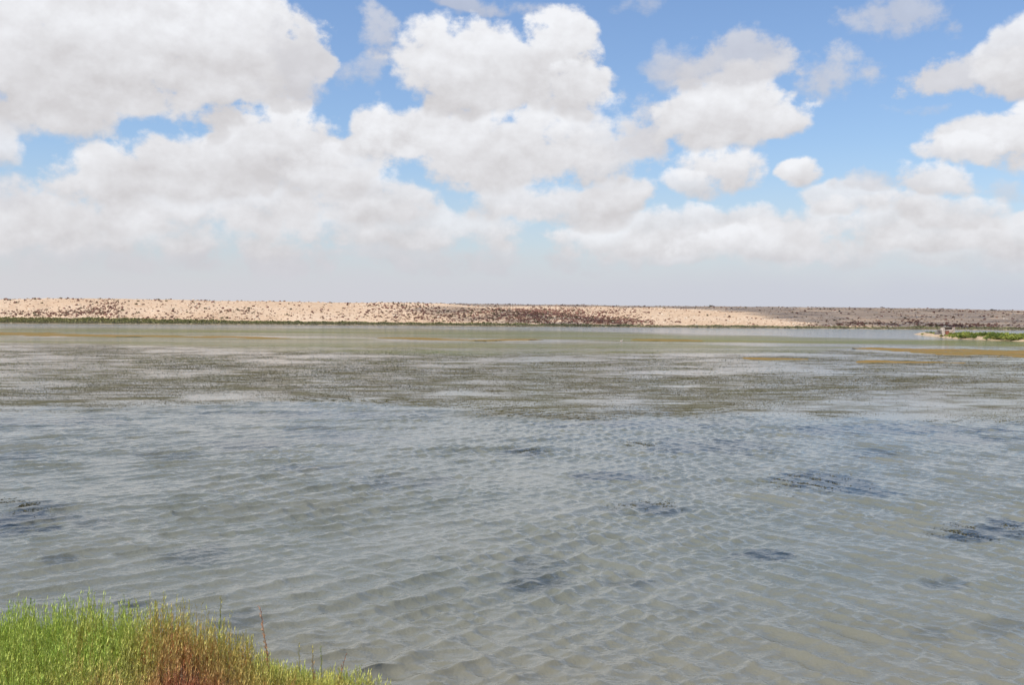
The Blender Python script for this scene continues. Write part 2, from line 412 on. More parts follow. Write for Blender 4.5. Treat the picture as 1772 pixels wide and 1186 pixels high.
r1 = n.noise(n.vec('MULTIPLY', geo, (1, .8, 1)), 7.0, 4, .55); r2 = n.noise(geo, 22.0, 2, .5); r3 = n.noise(geo, 1.3, 3, .6)
hgt = n.math('ADD', n.math('MULTIPLY', r1, .030), n.math('MULTIPLY', r2, .007))
hgt = n.math('ADD', hgt, n.math('MULTIPLY', n.math('MULTIPLY', r3, n.mapr(gyy, 40, 90)), .22))
bump(n, b, hgt, n.mapr(cm, 0, 1, .75, .40, False), 1.0)
df = n.new('ShaderNodeBsdfDiffuse'); n.put(df.inputs[0], n.mix(zg, wcol, gcol))
cov = n.math('MAXIMUM', n.math('MULTIPLY', zg, .93), n.math('MULTIPLY', wcov, .82))
ms = n.new('ShaderNodeMixShader'); n.put(ms.inputs[0], cov); n.l.new(b.outputs[0], ms.inputs[1]); n.l.new(df.outputs[0], ms.inputs[2])
n.l.new(ms.outputs[0], [x for x in n.n if x.type == 'OUTPUT_MATERIAL'][0].inputs[0])
water = tag(obj('water', wm, wmat), kind='structure')

# ------------------------------------------------------------------ cloud overhead (out of frame) that shades the far slope
def ground_hit(px, py):
    d = ray(px, py); ts = np.linspace(300, 1500, 2400)
    xs, ys_ = d.x * ts, d.y * ts; zs_ = CAMZ + d.z * ts
    g_ = terr(xs, ys_); k = np.nonzero(zs_ < g_)[0]
    i_ = k[0] if len(k) else len(ts) - 1
    return np.array([xs[i_], ys_[i_]])
_phi = (1 + 5 ** .5) / 2
ICO = np.array([(-1, _phi, 0), (1, _phi, 0), (-1, -_phi, 0), (1, -_phi, 0), (0, -1, _phi), (0, 1, _phi), (0, -1, -_phi), (0, 1, -_phi), (_phi, 0, -1), (_phi, 0, 1), (-_phi, 0, -1), (-_phi, 0, 1)], float)
ICO /= np.linalg.norm(ICO[0])
ICF = np.array([(0, 11, 5), (0, 5, 1), (0, 1, 7), (0, 7, 10), (0, 10, 11), (1, 5, 9), (5, 11, 4), (11, 10, 2), (10, 7, 6), (7, 1, 8), (3, 9, 4), (3, 4, 2), (3, 2, 6), (3, 6, 8), (3, 8, 9), (4, 9, 5), (2, 4, 11), (6, 2, 10), (8, 6, 7), (9, 8, 1)])
def blobs(cen, rad, jit, rg):
    """many lumpy icospheres as arrays: cen (n,3), rad (n,3)"""
    nn = len(cen)
    v = ICO[None] * (1 + jit * (rg.random((nn, 12, 1)) - .5) * 2) * rad[:, None, :]
    a_ = rg.random(nn) * 6.28; ca, sa = np.cos(a_)[:, None], np.sin(a_)[:, None]
    v = np.stack([v[..., 0] * ca - v[..., 1] * sa, v[..., 0] * sa + v[..., 1] * ca, v[..., 2]], -1) + cen[:, None, :]
    f = ICF[None] + (np.arange(nn) * 12)[:, None, None]
    return v.reshape(-1, 3), f.reshape(-1, 3)
ALT = 520.0
def lift(p):
    t = ALT / sun_vec.z
    return p[0] + sun_vec.x * t, p[1] + sun_vec.y * t
cwm, n, b = mat('cloud_vapour'); b.inputs['Base Color'].default_value = (.9, .9, .92, 1); b.inputs['Roughness'].default_value = 1
b.inputs['Specular IOR Level'].default_value = 0
bump(n, b, n.noise(None, .05, 5, .6), .6, 6.0)
tr = n.new('ShaderNodeBsdfTransparent'); mx = n.new('ShaderNodeMixShader'); mx.inputs[0].default_value = .78     # thin cloud lets light through
n.l.new(b.outputs[0], mx.inputs[1]); n.l.new(tr.outputs[0], mx.inputs[2]); n.l.new(mx.outputs[0], [x for x in n.n if x.type == 'OUTPUT_MATERIAL'][0].inputs[0])
def cloud_over(edge_px, back, step, r, seed):
    """lumps filling the plan outline whose shadow meets the slope along edge_px"""
    rg = np.random.default_rng(seed)
    poly = [tuple(ground_hit(*p)) for p in edge_px] + back
    poly = np.array(poly); x0, y0 = poly.min(0); x1, y1 = poly.max(0)
    gx_, gy_ = np.meshgrid(np.arange(x0, x1, step), np.arange(y0, y1, step))
    pts = np.stack([gx_.ravel(), gy_.ravel()], 1) + (rg.random((gx_.size, 2)) - .5) * step
    ins = np.zeros(len(pts), bool)
    for i_ in range(len(poly)):
        a_, b_ = poly[i_], poly[i_ - 1]
        cond = (a_[1] > pts[:, 1]) != (b_[1] > pts[:, 1])
        xx = (b_[0] - a_[0]) * (pts[:, 1] - a_[1]) / (b_[1] - a_[1] + 1e-9) + a_[0]
        ins ^= cond & (pts[:, 0] < xx)
    pts = pts[ins]
    lx, ly = lift(pts.T)
    rr = r * (.75 + .6 * rg.random(len(pts)))
    cen = np.stack([lx, ly, ALT + rg.random(len(pts)) * r * .8], 1)
    return blobs(cen, np.stack([rr, rr, rr * .7], 1), .2, rg)
EDGE = [(770, 526.2), (900, 529.4), (1000, 530.6), (1100, 532.2), (1200, 534.5), (1240, 536.5), (1290, 541), (1335, 548), (1385, 558), (1440, 566)]
far_r = [(190, 330), (330, 330), (760, 640), (900, 900), (500, 960), (-60, 900), (-60, 760)]
v1, f1 = cloud_over(EDGE, far_r, 9.0, 8.6, 3)
tag(obj('cloud', mesh_np('cloud', v1, f1, True), cwm), kind='structure')
MIDS = [(700, 531), (800, 531), (900, 538), (1000, 547), (1085, 556), (1092, 566), (960, 566), (850, 562), (760, 545)]
v1, f1 = cloud_over(MIDS, [], 8.0, 5.0, 4)
tag(obj('cloud', mesh_np('cloud_wisp', v1, f1, True), cwm), kind='structure')

# ------------------------------------------------------------------ shrubs and stones on the far slope
def slope_point(px, t):        # t: 0 at the shore, 1 at the far crest
    ys_ = shore(px); y = ys_ + t * (DF - ys_)
    return (px - 886) / 1900 * y, y
def leaf_shrub(name, rg, nleaf, cols, spread=(1, 1, .6), leaf=.16, trunk=True):
    """shrub about 1 m across, 0.6 high: many small leaf faces in uneven clumps, and twigs"""
    nc = 7
    cc = np.stack([(rg.random(nc) - .5) * 1.1 * spread[0], (rg.random(nc) - .5) * 1.1 * spread[1], (.25 + .55 * rg.random(nc)) * spread[2]], 1)
    k = rg.integers(0, nc, nleaf)
    d_ = rg.normal(size=(nleaf, 3)); d_ /= np.linalg.norm(d_, axis=1)[:, None]
    p = cc[k] + d_ * (.12 + .18 * rg.random((nleaf, 1))) * np.array(spread)
    p[:, 2] = np.maximum(p[:, 2], .03)
    a_ = rg.normal(size=(nleaf, 3)); a_ /= np.linalg.norm(a_, axis=1)[:, None]; a_[:, 2] = np.abs(a_[:, 2]) + .3
    b_ = np.cross(a_, rg.normal(size=(nleaf, 3))); b_ /= np.linalg.norm(b_, axis=1)[:, None]
    L = leaf * (.6 + .8 * rg.random((nleaf, 1)))
    v = np.stack([p - b_ * L * .4, p + a_ * L, p + b_ * L * .4, p - a_ * L * .35], 1).reshape(-1, 3)
    f = np.arange(nleaf * 4).reshape(-1, 4)
    ci = rg.random((nleaf, 1)); c_ = np.array(cols[0]) * (1 - ci) + np.array(cols[1]) * ci
    me = mesh_np(name, v, f)
    col_attr(me, np.repeat(c_ * (.7 + .6 * rg.random((nleaf, 1))), 4, 0))
    return me
shrub_m = attr_mat('shrub_foliage', .85, .15, .3, 6.0)
rg = np.random.default_rng(21)
BROWN = ((.200, .115, .085), (.280, .160, .120)); OLIVE = ((.085, .085, .035), (.150, .130, .060)); RUST = ((.20, .10, .065), (.28, .15, .10))
shr = [leaf_shrub('slope_shrub', rg, 70, c_, (1, 1, .55), .2) for c_ in (BROWN, BROWN, OLIVE, RUST, BROWN)]
# density of scrub over the slope, in clumps
cand = 90000
cpx = rg.uniform(-150, 1950, cand); ct = rg.random(cand) ** 1.6
sx, sy = slope_point(cpx, ct); sz = terr(sx, sy)
srow = hy(cpx) - (sz - 4) / sy * 1900
dens = .10 + .24 * sstep(.5, .68, fbm(sx / 22, sy / 30, 3, 71))
def patch(px0, py0, rx, ry, s): return 2.2 * s * np.exp(-(((cpx - px0) / rx) ** 2 + ((srow - py0) / ry) ** 2) ** 1.5)
for p_ in ((185, 535, 30, 14, 1.0), (60, 543, 60, 5, .8), (140, 541, 50, 7, .6), (430, 538, 40, 5, .4), (760, 545, 120, 12, .55), (950, 548, 110, 11, .9), (1060, 556, 50, 6, .8), (900, 540, 80, 5, .5), (690, 530, 60, 5, .5), (1580, 558, 14, 3, 1), (1660, 564, 60, 3, .9), (1500, 561, 60, 4, .4), (320, 553, 60, 4, .4)):
    dens = dens + patch(*p_)
dens = dens * np.where(cpx > 1130, np.where(cpx > 1400, .8, .45), 1) * np.where(srow > 0, 1, 0)
keep = (rg.random(cand) < dens * .36) & (sy > shore(cpx) + 9)
sx, sy, sz, cpx, srow = sx[keep], sy[keep], sz[keep], cpx[keep], srow[keep]
size = .38 + .85 * rg.random(len(sx)) ** 3
order = np.argsort(-size / sy)
infr = [i for i in order if 5 < cpx[i] < 1767][:270]
inset = set(infr)
for q, i in enumerate(infr):
    o = bpy.data.objects.new('slope_shrub', shr[q % 5]); COL.objects.link(o)
    if not shr[q % 5].materials: shr[q % 5].materials.append(shrub_m)
    o.location = (sx[i], sy[i], sz[i] - .03); o.rotation_euler = (0, 0, random.uniform(0, 6.28))
    s_ = size[i] * .82; o.scale = (s_ * 1.2, s_ * 1.2, s_)
    if cpx[i] < 640: lb, gp = 'low brown shrub on the sunlit pale sandy slope across the water', 'shrubs on the sunlit left slope'
    elif cpx[i] < 1100: lb, gp = 'dark low shrub on the middle stretch of the far slope', 'shrubs on the middle slope'
    elif cpx[i] < 1400: lb, gp = 'small dark shrub right of the middle scrub on the far slope', 'shrubs on the bright sand right of centre'
    else: lb, gp = 'low shrub on the shaded brown right part of the far slope', 'shrubs on the shaded right slope'
    tag(o, lb, 'shrub', gp)
rest = np.array([i for i in range(len(sx)) if i not in inset])
rr = size[rest] * .54
v1, f1 = blobs(np.stack([sx[rest], sy[rest], sz[rest] + rr * .25], 1), np.stack([rr, rr, rr * .75], 1), .35, rg)
me = mesh_np('slope_scrub', v1, f1)
pal = np.array([(.20, .095, .072), (.22, .11, .082), (.15, .115, .065), (.26, .14, .10), (.17, .08, .062)])[rg.integers(0, 5, len(rest))] * (.7 + .6 * rg.random((len(rest), 1)))
col_attr(me, np.repeat(pal, 12, 0))
tag(obj('slope_scrub', me, shrub_m), 'low brown and olive scrub dotting the far sandy slopes', 'scrub', kind='stuff')
# stones
ns = 9000
qpx = rg.uniform(-150, 1950, ns); qt = rg.random(ns) ** 1.5
qx, qy = slope_point(qpx, qt); ok = qy > shore(qpx) + 8; qx, qy = qx[ok], qy[ok]; qz = terr(qx, qy)
rr = .12 + .38 * rg.random(len(qx)) ** 3
v1, f1 = blobs(np.stack([qx, qy, qz + rr * .2], 1), np.stack([rr * 1.2, rr, rr * .7], 1), .3, rg)
me = mesh_np('slope_stones', v1, f1)
pal = np.array([(.66, .56, .44), (.55, .42, .30), (.40, .28, .19)])[rg.integers(0, 3, len(qx))] * (.8 + .4 * rg.random((len(qx), 1)))
col_attr(me, np.repeat(pal, 12, 0))
stone_m = attr_mat('stone', .95, 0, .2, 2.0)
tag(obj('slope_stones', me, stone_m), 'pale loose stones strewn over the far sandy slopes', 'stones', kind='stuff')
# two things that break the skyline
for (px, lb, cat, nm, w_, h_, c_) in ((1230, 'dark flat bush breaking the skyline above the bright sand', 'bush', 'skyline_bush', 1.9, 1.3, OLIVE), (1525, 'small dark bush alone on the shaded skyline at right', 'bush', 'skyline_bush', 1.2, 1.0, BROWN), (1716, 'small grey bush on the skyline above the green islet', 'bush', 'skyline_bush', 1.6, 1.1, OLIVE)):
    best = max((( (float(terr((px - 886) / 1900 * y, y)) - 4) / y, y) for y in np.arange(600, 760, 4.0)))
    y = best[1]; x = (px - 886) / 1900 * y
    tag(obj(nm, leaf_shrub(nm, rg, 160, c_, (1, 1, .6), .2), shrub_m, loc=(x, y, float(terr(x, y)) - .05), scale=(w_, w_, h_)), lb, cat)

# ------------------------------------------------------------------ green fringe along the far shore
def blade_mass(name, bx, by, bz, h, w, cols, rg, lean=.35):
    """upright three-point blades, two faces each"""
    nn = len(bx); a_ = rg.random(nn) * 6.28; dxy = np.stack([np.cos(a_), np.sin(a_)], 1) * w[:, None] * .5
    l_ = rg.normal(size=(nn, 2)) * (h * lean)[:, None]
    z0 = np.stack([bx, by, bz], 1)
    v = np.empty((nn, 4, 3)); v[:, 0] = z0; v[:, 0, :2] -= dxy; v[:, 1] = z0; v[:, 1, :2] += dxy
    v[:, 2] = z0; v[:, 2, :2] += l_ * .5 + dxy * .8; v[:, 2, 2] += h * .62
    v[:, 3] = z0; v[:, 3, :2] += l_; v[:, 3, 2] += h
    i_ = np.arange(nn) * 4
    f = np.concatenate([np.stack([i_, i_ + 1, i_ + 2], 1), np.stack([i_, i_ + 2, i_ + 3], 1)])
    me = mesh_np(name, v.reshape(-1, 3), f)
    col_attr(me, np.repeat(cols, 4, 0)); return me
nf = 46000
fpx = rg.uniform(-250, 2050, nf); prof = vnoise(fpx / 9, fpx * 0, 15) * .6 + vnoise(fpx / 30, fpx * 0, 16) * .7
dep = rg.random(nf) ** 1.2 * (4.5 + 6 * sstep(700, 0, fpx))
fy = shore(fpx) + (vnoise(fpx / 28, fpx * 0, 3) - .5) * 9 + .3 + dep; fx = (fpx - 886) / 1900 * fy; fz = terr(fx, fy)
h = (.28 + .80 * prof * rg.random(nf)) * np.clip(.45 + dep / 5, .45, 1)
front = sstep(4.0, 1.0, dep + 2 * rg.random(nf))[:, None] * .75
cg = np.array([(.25, .25, .09), (.30, .27, .11), (.19, .20, .075), (.28, .24, .13)])[rg.integers(0, 4, nf)]
cb = np.array([(.28, .25, .18)])
me = blade_mass('shore_plants', fx, fy, fz - .02, h, .5 + .7 * rg.random(nf), (cg * (1 - front) + cb * front) * (.7 + .6 * rg.random((nf, 1))), rg, .3)
green_m = attr_mat('marsh_foliage', .8, .25, .25, 3.0)
tag(obj('shore_plants', me, green_m), 'green fringe of marsh plants along the foot of the far slope', 'marsh plants', kind='stuff')

# ------------------------------------------------------------------ islet plants, ruin, bird
GREEN = ((.19, .24, .04), (.33, .35, .08)); DGREEN = ((.09, .15, .03), (.18, .21, .045)); YGREEN = ((.25, .27, .06), (.36, .33, .10))
ish = [leaf_shrub('islet_shrub', rg, 170, c_, (1.1, 1.1, .75), .17) for c_ in (GREEN, DGREEN, YGREEN, GREEN)]
for me in ish: me.materials.append(shrub_m if False else green_m)
cnt = 0
ip = np.concatenate([np.linspace(1596, 1790, 46), np.linspace(1604, 1790, 34), np.linspace(1640, 1790, 20)])
row = np.concatenate([np.zeros(46), np.ones(34), np.full(20, 2)])
for px, r_ in zip(ip, row):
    px = px + rg.uniform(-1.5, 1.5)
    y = float(isl_front(px)) + 5.0 + r_ * 7 + rg.uniform(-1.2, 1.2)
    x = (px - 886) / 1900 * y; z = float(terr(x, y))
    if z < .08: continue
    near_ruin = .72 if 1622 < px < 1660 else 1.0
    o = obj('islet_shrub', ish[int(rg.integers(0, 4))], None, loc=(x, y, z - .04), rotz=rg.uniform(0, 6.28), scale=float(rg.uniform(.9, 1.4)) * (.55 + .5 * float(sstep(1595, 1660, px))) * near_ruin)
    o.scale.z *= .78
    tag(o, 'low bright green shrub in the cover of the small islet at right', 'shrub', 'green shrubs on the islet')

def box_into(V, F, c, s, tilt=0.0, rz=0.0, jit=0.0, rg=None):
    i0 = len(V); k = [(-1, -1, -1), (1, -1, -1), (1, 1, -1), (-1, 1, -1), (-1, -1, 1), (1, -1, 1), (1, 1, 1), (-1, 1, 1)]
    for q in k:
        x, y, z = (q[j] * s[j] / 2 * (1 + (rg.uniform(-jit, jit) if jit else 0)) for j in range(3))
        x, z = x * math.cos(tilt) - z * math.sin(tilt), x * math.sin(tilt) + z * math.cos(tilt)
        x, y = x * math.cos(rz) - y * math.sin(rz), x * math.sin(rz) + y * math.cos(rz)
        V.append((c[0] + x, c[1] + y, c[2] + z))
    F += [[i0 + j for j in f] for f in ((0, 3, 2, 1), (4, 5, 6, 7), (0, 1, 5, 4), (1, 2, 6, 5), (2, 3, 7, 6), (3, 0, 4, 7))]
def boxes(name, lst, mt, parent, jit=.06):
    V, F = [], []
    for a_ in lst: box_into(V, F, *a_, jit=jit, rg=rg)
    return obj(name, mesh_np(name, np.array(V), np.array(F)), mt, parent)
def plain(name, c1, c2, scale=4.0, rough=.9):
    mt, n, b = mat(name); geo = n.new('ShaderNodeTexCoord').outputs['Object']
    nz = n.noise(geo, scale, 5, .65)
    n.put(b.inputs['Base Color'], n.mix(n.mapr(nz, .35, .65), c1, c2)); b.inputs['Roughness'].default_value = rough
    bump(n, b, nz, .5, .03); return mt
plaster = plain('weathered_plaster', (.50, .40, .32), (.68, .58, .49)); redbr = plain('red_brick', (.30, .10, .06), (.42, .17, .10), 9)
greyw = plain('grey_timber', (.20, .17, .15), (.34, .29, .25), 6)
rp = at(1640, 580.0); ry_ = float(isl_front(1640)) + 11; rx_ = (1640 - 886) / 1900 * ry_
ruin = bpy.data.objects.new('ruined_hut', None); COL.objects.link(ruin)
ruin.location = (rx_, ry_, float(terr(rx_, ry_)) - .05); ruin.scale = (1.05, 1.05, 1.08)
tag(ruin, 'small ruined pale and red masonry hut on the tip of the green islet', 'ruin')
boxes('end_wall', [((-.95, 0, .65), (.28, 1.5, 1.3), .03), ], plaster, ruin)
boxes('end_wall', [((.85, 0, .72), (.42, 1.5, 1.44), -.05)], plaster, ruin)
boxes('front_wall', [((-.1, -.55, .95), (1.5, .22, .22), 0.0), ((.28, -.56, .80), (.5, .24, .55), 0.0)], plaster, ruin)
boxes('brick_panel', [((-.35, -.50, .48), (.95, .2, .66), 0.0)], redbr, ruin)
boxes('brick_panel', [((.42, -.50, .30), (.45, .2, .52), 0.05)], redbr, ruin)
boxes('back_wall', [((-.05, .62, .75), (1.5, .2, 1.1), 0.0)], redbr, ruin)
boxes('roof_slab', [((.0, .05, 1.46), (1.75, 1.35, .14), .02)], greyw, ruin)
boxes('brick_coping', [((1.02, -.1, 1.32), (.22, 1.0, .42), .25)], redbr, ruin)
boxes('broken_wall', [((-1.5, .1, .55), (.85, .3, .7), .12), ((-2.05, .15, .35), (.6, .3, .45), .2), ((-1.75, -.1, .9), (.4, .25, .2), .4)], greyw, ruin, .2)

# small wading bird in the green shallows
def tube(path, rad, seg=7):
    V, F = [], []
    for i_, (p_, r_) in enumerate(zip(path, rad)):
        p_ = Vector(p_); d_ = (Vector(path[min(i_ + 1, len(path) - 1)]) - Vector(path[max(i_ - 1, 0)])).normalized()
        a_ = d_.cross(Vector((0, 1, 0)) if abs(d_.y) < .9 else Vector((1, 0, 0))).normalized(); c_ = d_.cross(a_)
        for j in range(seg):
            t = 6.2832 * j / seg; V.append(tuple(p_ + a_ * math.cos(t) * r_ + c_ * math.sin(t) * r_))
    for i_ in range(len(path) - 1):
        for j in range(seg):
            k = (j + 1) % seg; F.append((i_ * seg + j, i_ * seg + k, (i_ + 1) * seg + k, (i_ + 1) * seg + j))
    return np.array(V), np.array(F)
pinkw = plain('pale_plumage', (.62, .46, .43), (.72, .60, .56), 8); pinkl = plain('pink_skin', (.62, .30, .28), (.70, .38, .35), 8); blk = plain('black_bill', (.03, .03, .03), (.06, .05, .05), 8)
bp_ = at(1075.5, 594.0)
bird = bpy.data.objects.new('wading_bird', None); COL.objects.link(bird); bird.location = (bp_.x, bp_.y, -.08)
bird.scale = (.52, .52, .52)
tag(bird, 'tiny pale pink wading bird standing alone in the green shallows', 'bird')
bd = tube([(-.42, 0, .62), (-.34, 0, .66), (-.2, 0, .72), (0, 0, .76), (.16, 0, .76), (.25, 0, .80), (.30, 0, .92), (.29, 0, 1.06), (.34, 0, 1.17), (.42, 0, 1.18), (.48, 0, 1.14)],
          [.01, .05, .12, .16, .12, .06, .035, .03, .035, .045, .02], 9)
obj('body', mesh_np('body', *bd, smooth=True), pinkw, bird)
bl_ = tube([(.47, 0, 1.15), (.54, 0, 1.10), (.56, 0, 1.03)], [.022, .018, .006]); obj('bill', mesh_np('bill', *bl_, smooth=True), blk, bird)
for yy_ in (-.05, .05):
    lg = tube([(.0, yy_, .68), (.02, yy_, .40), (-.02, yy_, .36), (.0, yy_, .0)], [.02, .012, .016, .01]); obj('leg', mesh_np('leg', *lg, smooth=True), pinkl, bird)

# ------------------------------------------------------------------ floating algae mats
matm, n, b = mat('brown_algae'); geo = n.new('ShaderNodeNewGeometry').outputs['Position']
q1 = n.noise(n.vec('MULTIPLY', geo, (.3, 1, 1)), .25, 6, .7); q2 = n.noise(geo, 2.0, 4, .6)
c = n.mix(n.mapr(q1, .35, .65), (.225, .130, .030), (.165, .120, .028)); c = n.mix(n.mapr(q2, .5, .75, 0, .6), c, (.28, .18, .06))
n.put(b.inputs['Base Color'], c); b.inputs['Roughness'].default_value = .75; b.inputs['Specular IOR Level'].default_value = .2
bump(n, b, q2, .7, .06)
def algae_mat(label, pts, seed):
    """pts: (px, centre row, half thickness in rows). A thin lumpy floating mat, thicker in the middle, ragged rim"""
    nx, ny = 260, 25
    pxs = np.linspace(pts[0][0], pts[-1][0], nx)
    cr = np.interp(pxs, [p[0] for p in pts], [p[1] for p in pts]); hf = np.interp(pxs, [p[0] for p in pts], [p[2] for p in pts])
    hf = hf * (.75 + .5 * fbm(pxs / 17, pxs * 0 + seed, 4, seed)); cr = cr + (fbm(pxs / 45, pxs * 0, 3, seed + 5) - .5) * 1.6 * np.minimum(hf, 3) / 2
    t = np.linspace(-1, 1, ny)
    rows = cr[:, None] + hf[:, None] * t[None]
    yy = 7600 / (rows - hy(pxs)[:, None]); xx = (pxs[:, None] - 886) / 1900 * yy
    prof = np.clip(1 - np.abs(t[None]) ** 3, 0, 1) * sstep(0, .06, np.linspace(0, 1, nx))[:, None] * sstep(1, .94, np.linspace(0, 1, nx))[:, None]
    zt = -.06 + .13 * prof + .42 * (fbm(xx / 9, yy / 5, 5, seed, .65) - .5)
    V = np.concatenate([np.stack([xx, yy, zt], -1).reshape(-1, 3), np.stack([xx, yy, np.full_like(xx, -.16)], -1).reshape(-1, 3)])
    f = grid_faces(nx, ny); F = np.concatenate([f[:, ::-1], f + nx * ny])
    tag(obj('algae_mat', mesh_np('algae_mat', V, F, True), matm), label, 'algae mat', 'brown algae mats in the far shallows')
algae_mat('long thin brown algae mat at far left below the sunlit slope', [(-160, 577, 2.2), (0, 579, 3.6), (120, 580, 3.2), (260, 582, 1.6), (330, 583.5, 1.4), (420, 584.5, 2.4), (470, 585.6, 1.6), (530, 586.4, .3)], 1)
algae_mat('narrow brown algae mat in mid lagoon, left of the wading bird', [(640, 585.0, .3), (700, 586.5, 1.4), (780, 588.3, 2.4), (840, 589, 2.2), (900, 588.5, .8), (940, 588.5, .2)], 2)
algae_mat('small rusty brown algae mat just right of the wading bird', [(1090, 588.6, .3), (1120, 588.8, 1.3), (1150, 589.3, 1.5), (1190, 590, .8), (1220, 590.5, .2)], 3)
algae_mat('broad ochre brown algae mat at far right in front of the islet', [(1475, 603.5, .3), (1500, 603.8, 1.6), (1560, 606, 3.6), (1620, 608.5, 6.2), (1700, 611, 7.4), (1772, 612.5, 7.0), (1900, 616, 5), (2000, 618, .4)], 4)
algae_mat('thin brown algae streak nearer than the broad right mat', [(1475, 627, .3), (1500, 627, 2.2), (1540, 627.5, 1.6), (1600, 628, 1.6), (1650, 628.6, 1.1), (1680, 629, .2)], 5)
algae_mat('thin brown algae streak right of centre among the grey shallows', [(1282, 620, .3), (1300, 621, 1.8), (1330, 622, 2.2), (1370, 622.2, 1.5), (1405, 622.8, .3)], 6)

# ------------------------------------------------------------------ emergent weed tips on the shallow bed
wn_ = 640000
wpy_ = rng.uniform(598, 742, wn_); wpx_ = rng.uniform(-60, 1832, wn_)
wy_ = 7600 / (wpy_ - hy(wpx_)); wx_ = (wpx_ - 886) / 1900 * wy_
lim = weed_line(wpx_)
ed = wy_ - lim + (fbm(wx_ / 5, wy_ / 4, 3, 61) - .5) * 10
dn_ = sstep(.38, .60, fbm(wx_ / 8, wy_ / 7, 5, 63, .68) + .12 * sstep(80, 50, wy_) * sstep(1500, 900, wpx_) - .03) * sstep(0, 2.5, ed)
dn_ = dn_ * (.35 + .65 * sstep(.35, .6, fbm(wx_ / 2.0, wy_ / 2.2, 3, 67))) + .06 * sstep(0, 3, ed)
dn_ = dn_ * sstep(150, 105, wy_)
kp = rng.random(wn_) < dn_ * .72
wx_, wy_ = wx_[kp], wy_[kp]; nn = len(wx_)
hh = (.008 + .022 * rng.random(nn)) * np.clip(wy_ / 60, .8, 1.3); ww = (.035 + .06 * rng.random(nn)) * np.clip(wy_ / 60, .8, 1.6)
pal = np.array([(.100, .080, .038), (.125, .095, .050), (.075, .062, .032), (.125, .105, .042)])[rng.integers(0, 4, nn)]
tint = sstep(.45, .65, fbm(wx_ / 14, wy_ / 14, 3, 69))[:, None]
pal = pal * (1 - .5 * tint) + np.array([(.15, .14, .04)]) * .5 * tint
weed_m = attr_mat('water_weed', .7, .1, .2, 20.0)
me = blade_mass('emergent_weed', wx_, wy_, np.full(nn, -.01), hh, ww, pal * (.7 + .6 * rng.random((nn, 1))), rng, 1.5)
tag(obj('emergent_weed', me, weed_m), 'brown and olive water weed tips breaking the surface in the middle lagoon', 'water weed', kind='stuff')
print('weed tips', nn)
# separate small weed patches in the open water nearer the camera
def weed_patch(label, cx, cy, rx, ry, cnt, seed, strands=0):
    rg = np.random.default_rng(seed); cnt = int(cnt * 2.4)
    px = cx + rx * .52 * rg.normal(size=cnt); py = cy + ry * .52 * rg.normal(size=cnt)
    y = 7600 / (py - hy(px)); x = (px - 886) / 1900 * y
    k = fbm(x * 1.6, y * .8, 3, seed) > .42; x, y = x[k], y[k]; nn = len(x)
    c0 = at(cx, cy)
    pal = np.array([(.085, .075, .030), (.11, .095, .04), (.05, .045, .025)])[rg.integers(0, 3, nn)] * (.7 + .6 * rg.random((nn, 1)))
    me = blade_mass('weed_patch', x - c0.x, y - c0.y, np.full(nn, -.01), .006 + .014 * rg.random(nn), .018 + .030 * rg.random(nn), pal, rg, 1.8)
    tag(obj('weed_patch', me, weed_m, loc=(c0.x, c0.y, 0.0)), label, 'weed patch', kind='stuff')
weed_patch('largest floating weed patch, in the open water right of centre', 1400, 835, 68, 13, 900, 1)
weed_patch('olive weed patch near the edge of the weed bed, centre right', 1102, 772, 38, 8, 520, 2)
weed_patch('dark weed patch in the open water left of the olive one', 915, 781, 34, 6, 260, 3)
weed_patch('small weed patch below the centre of the open water', 1122, 876, 52, 8, 330, 4)
weed_patch('dark weed patch at the right edge among blue ripples', 1700, 918, 75, 14, 420, 5)
weed_patch('brown weed patch at the left edge of the open water', 25, 876, 48, 10, 420, 6)
weed_patch('olive weed clump at the right end of the weed bed margin', 1425, 718, 38, 8, 900, 7)
weed_patch('thin weed streak on the calm water at far right', 1640, 729, 85, 4, 520, 8)

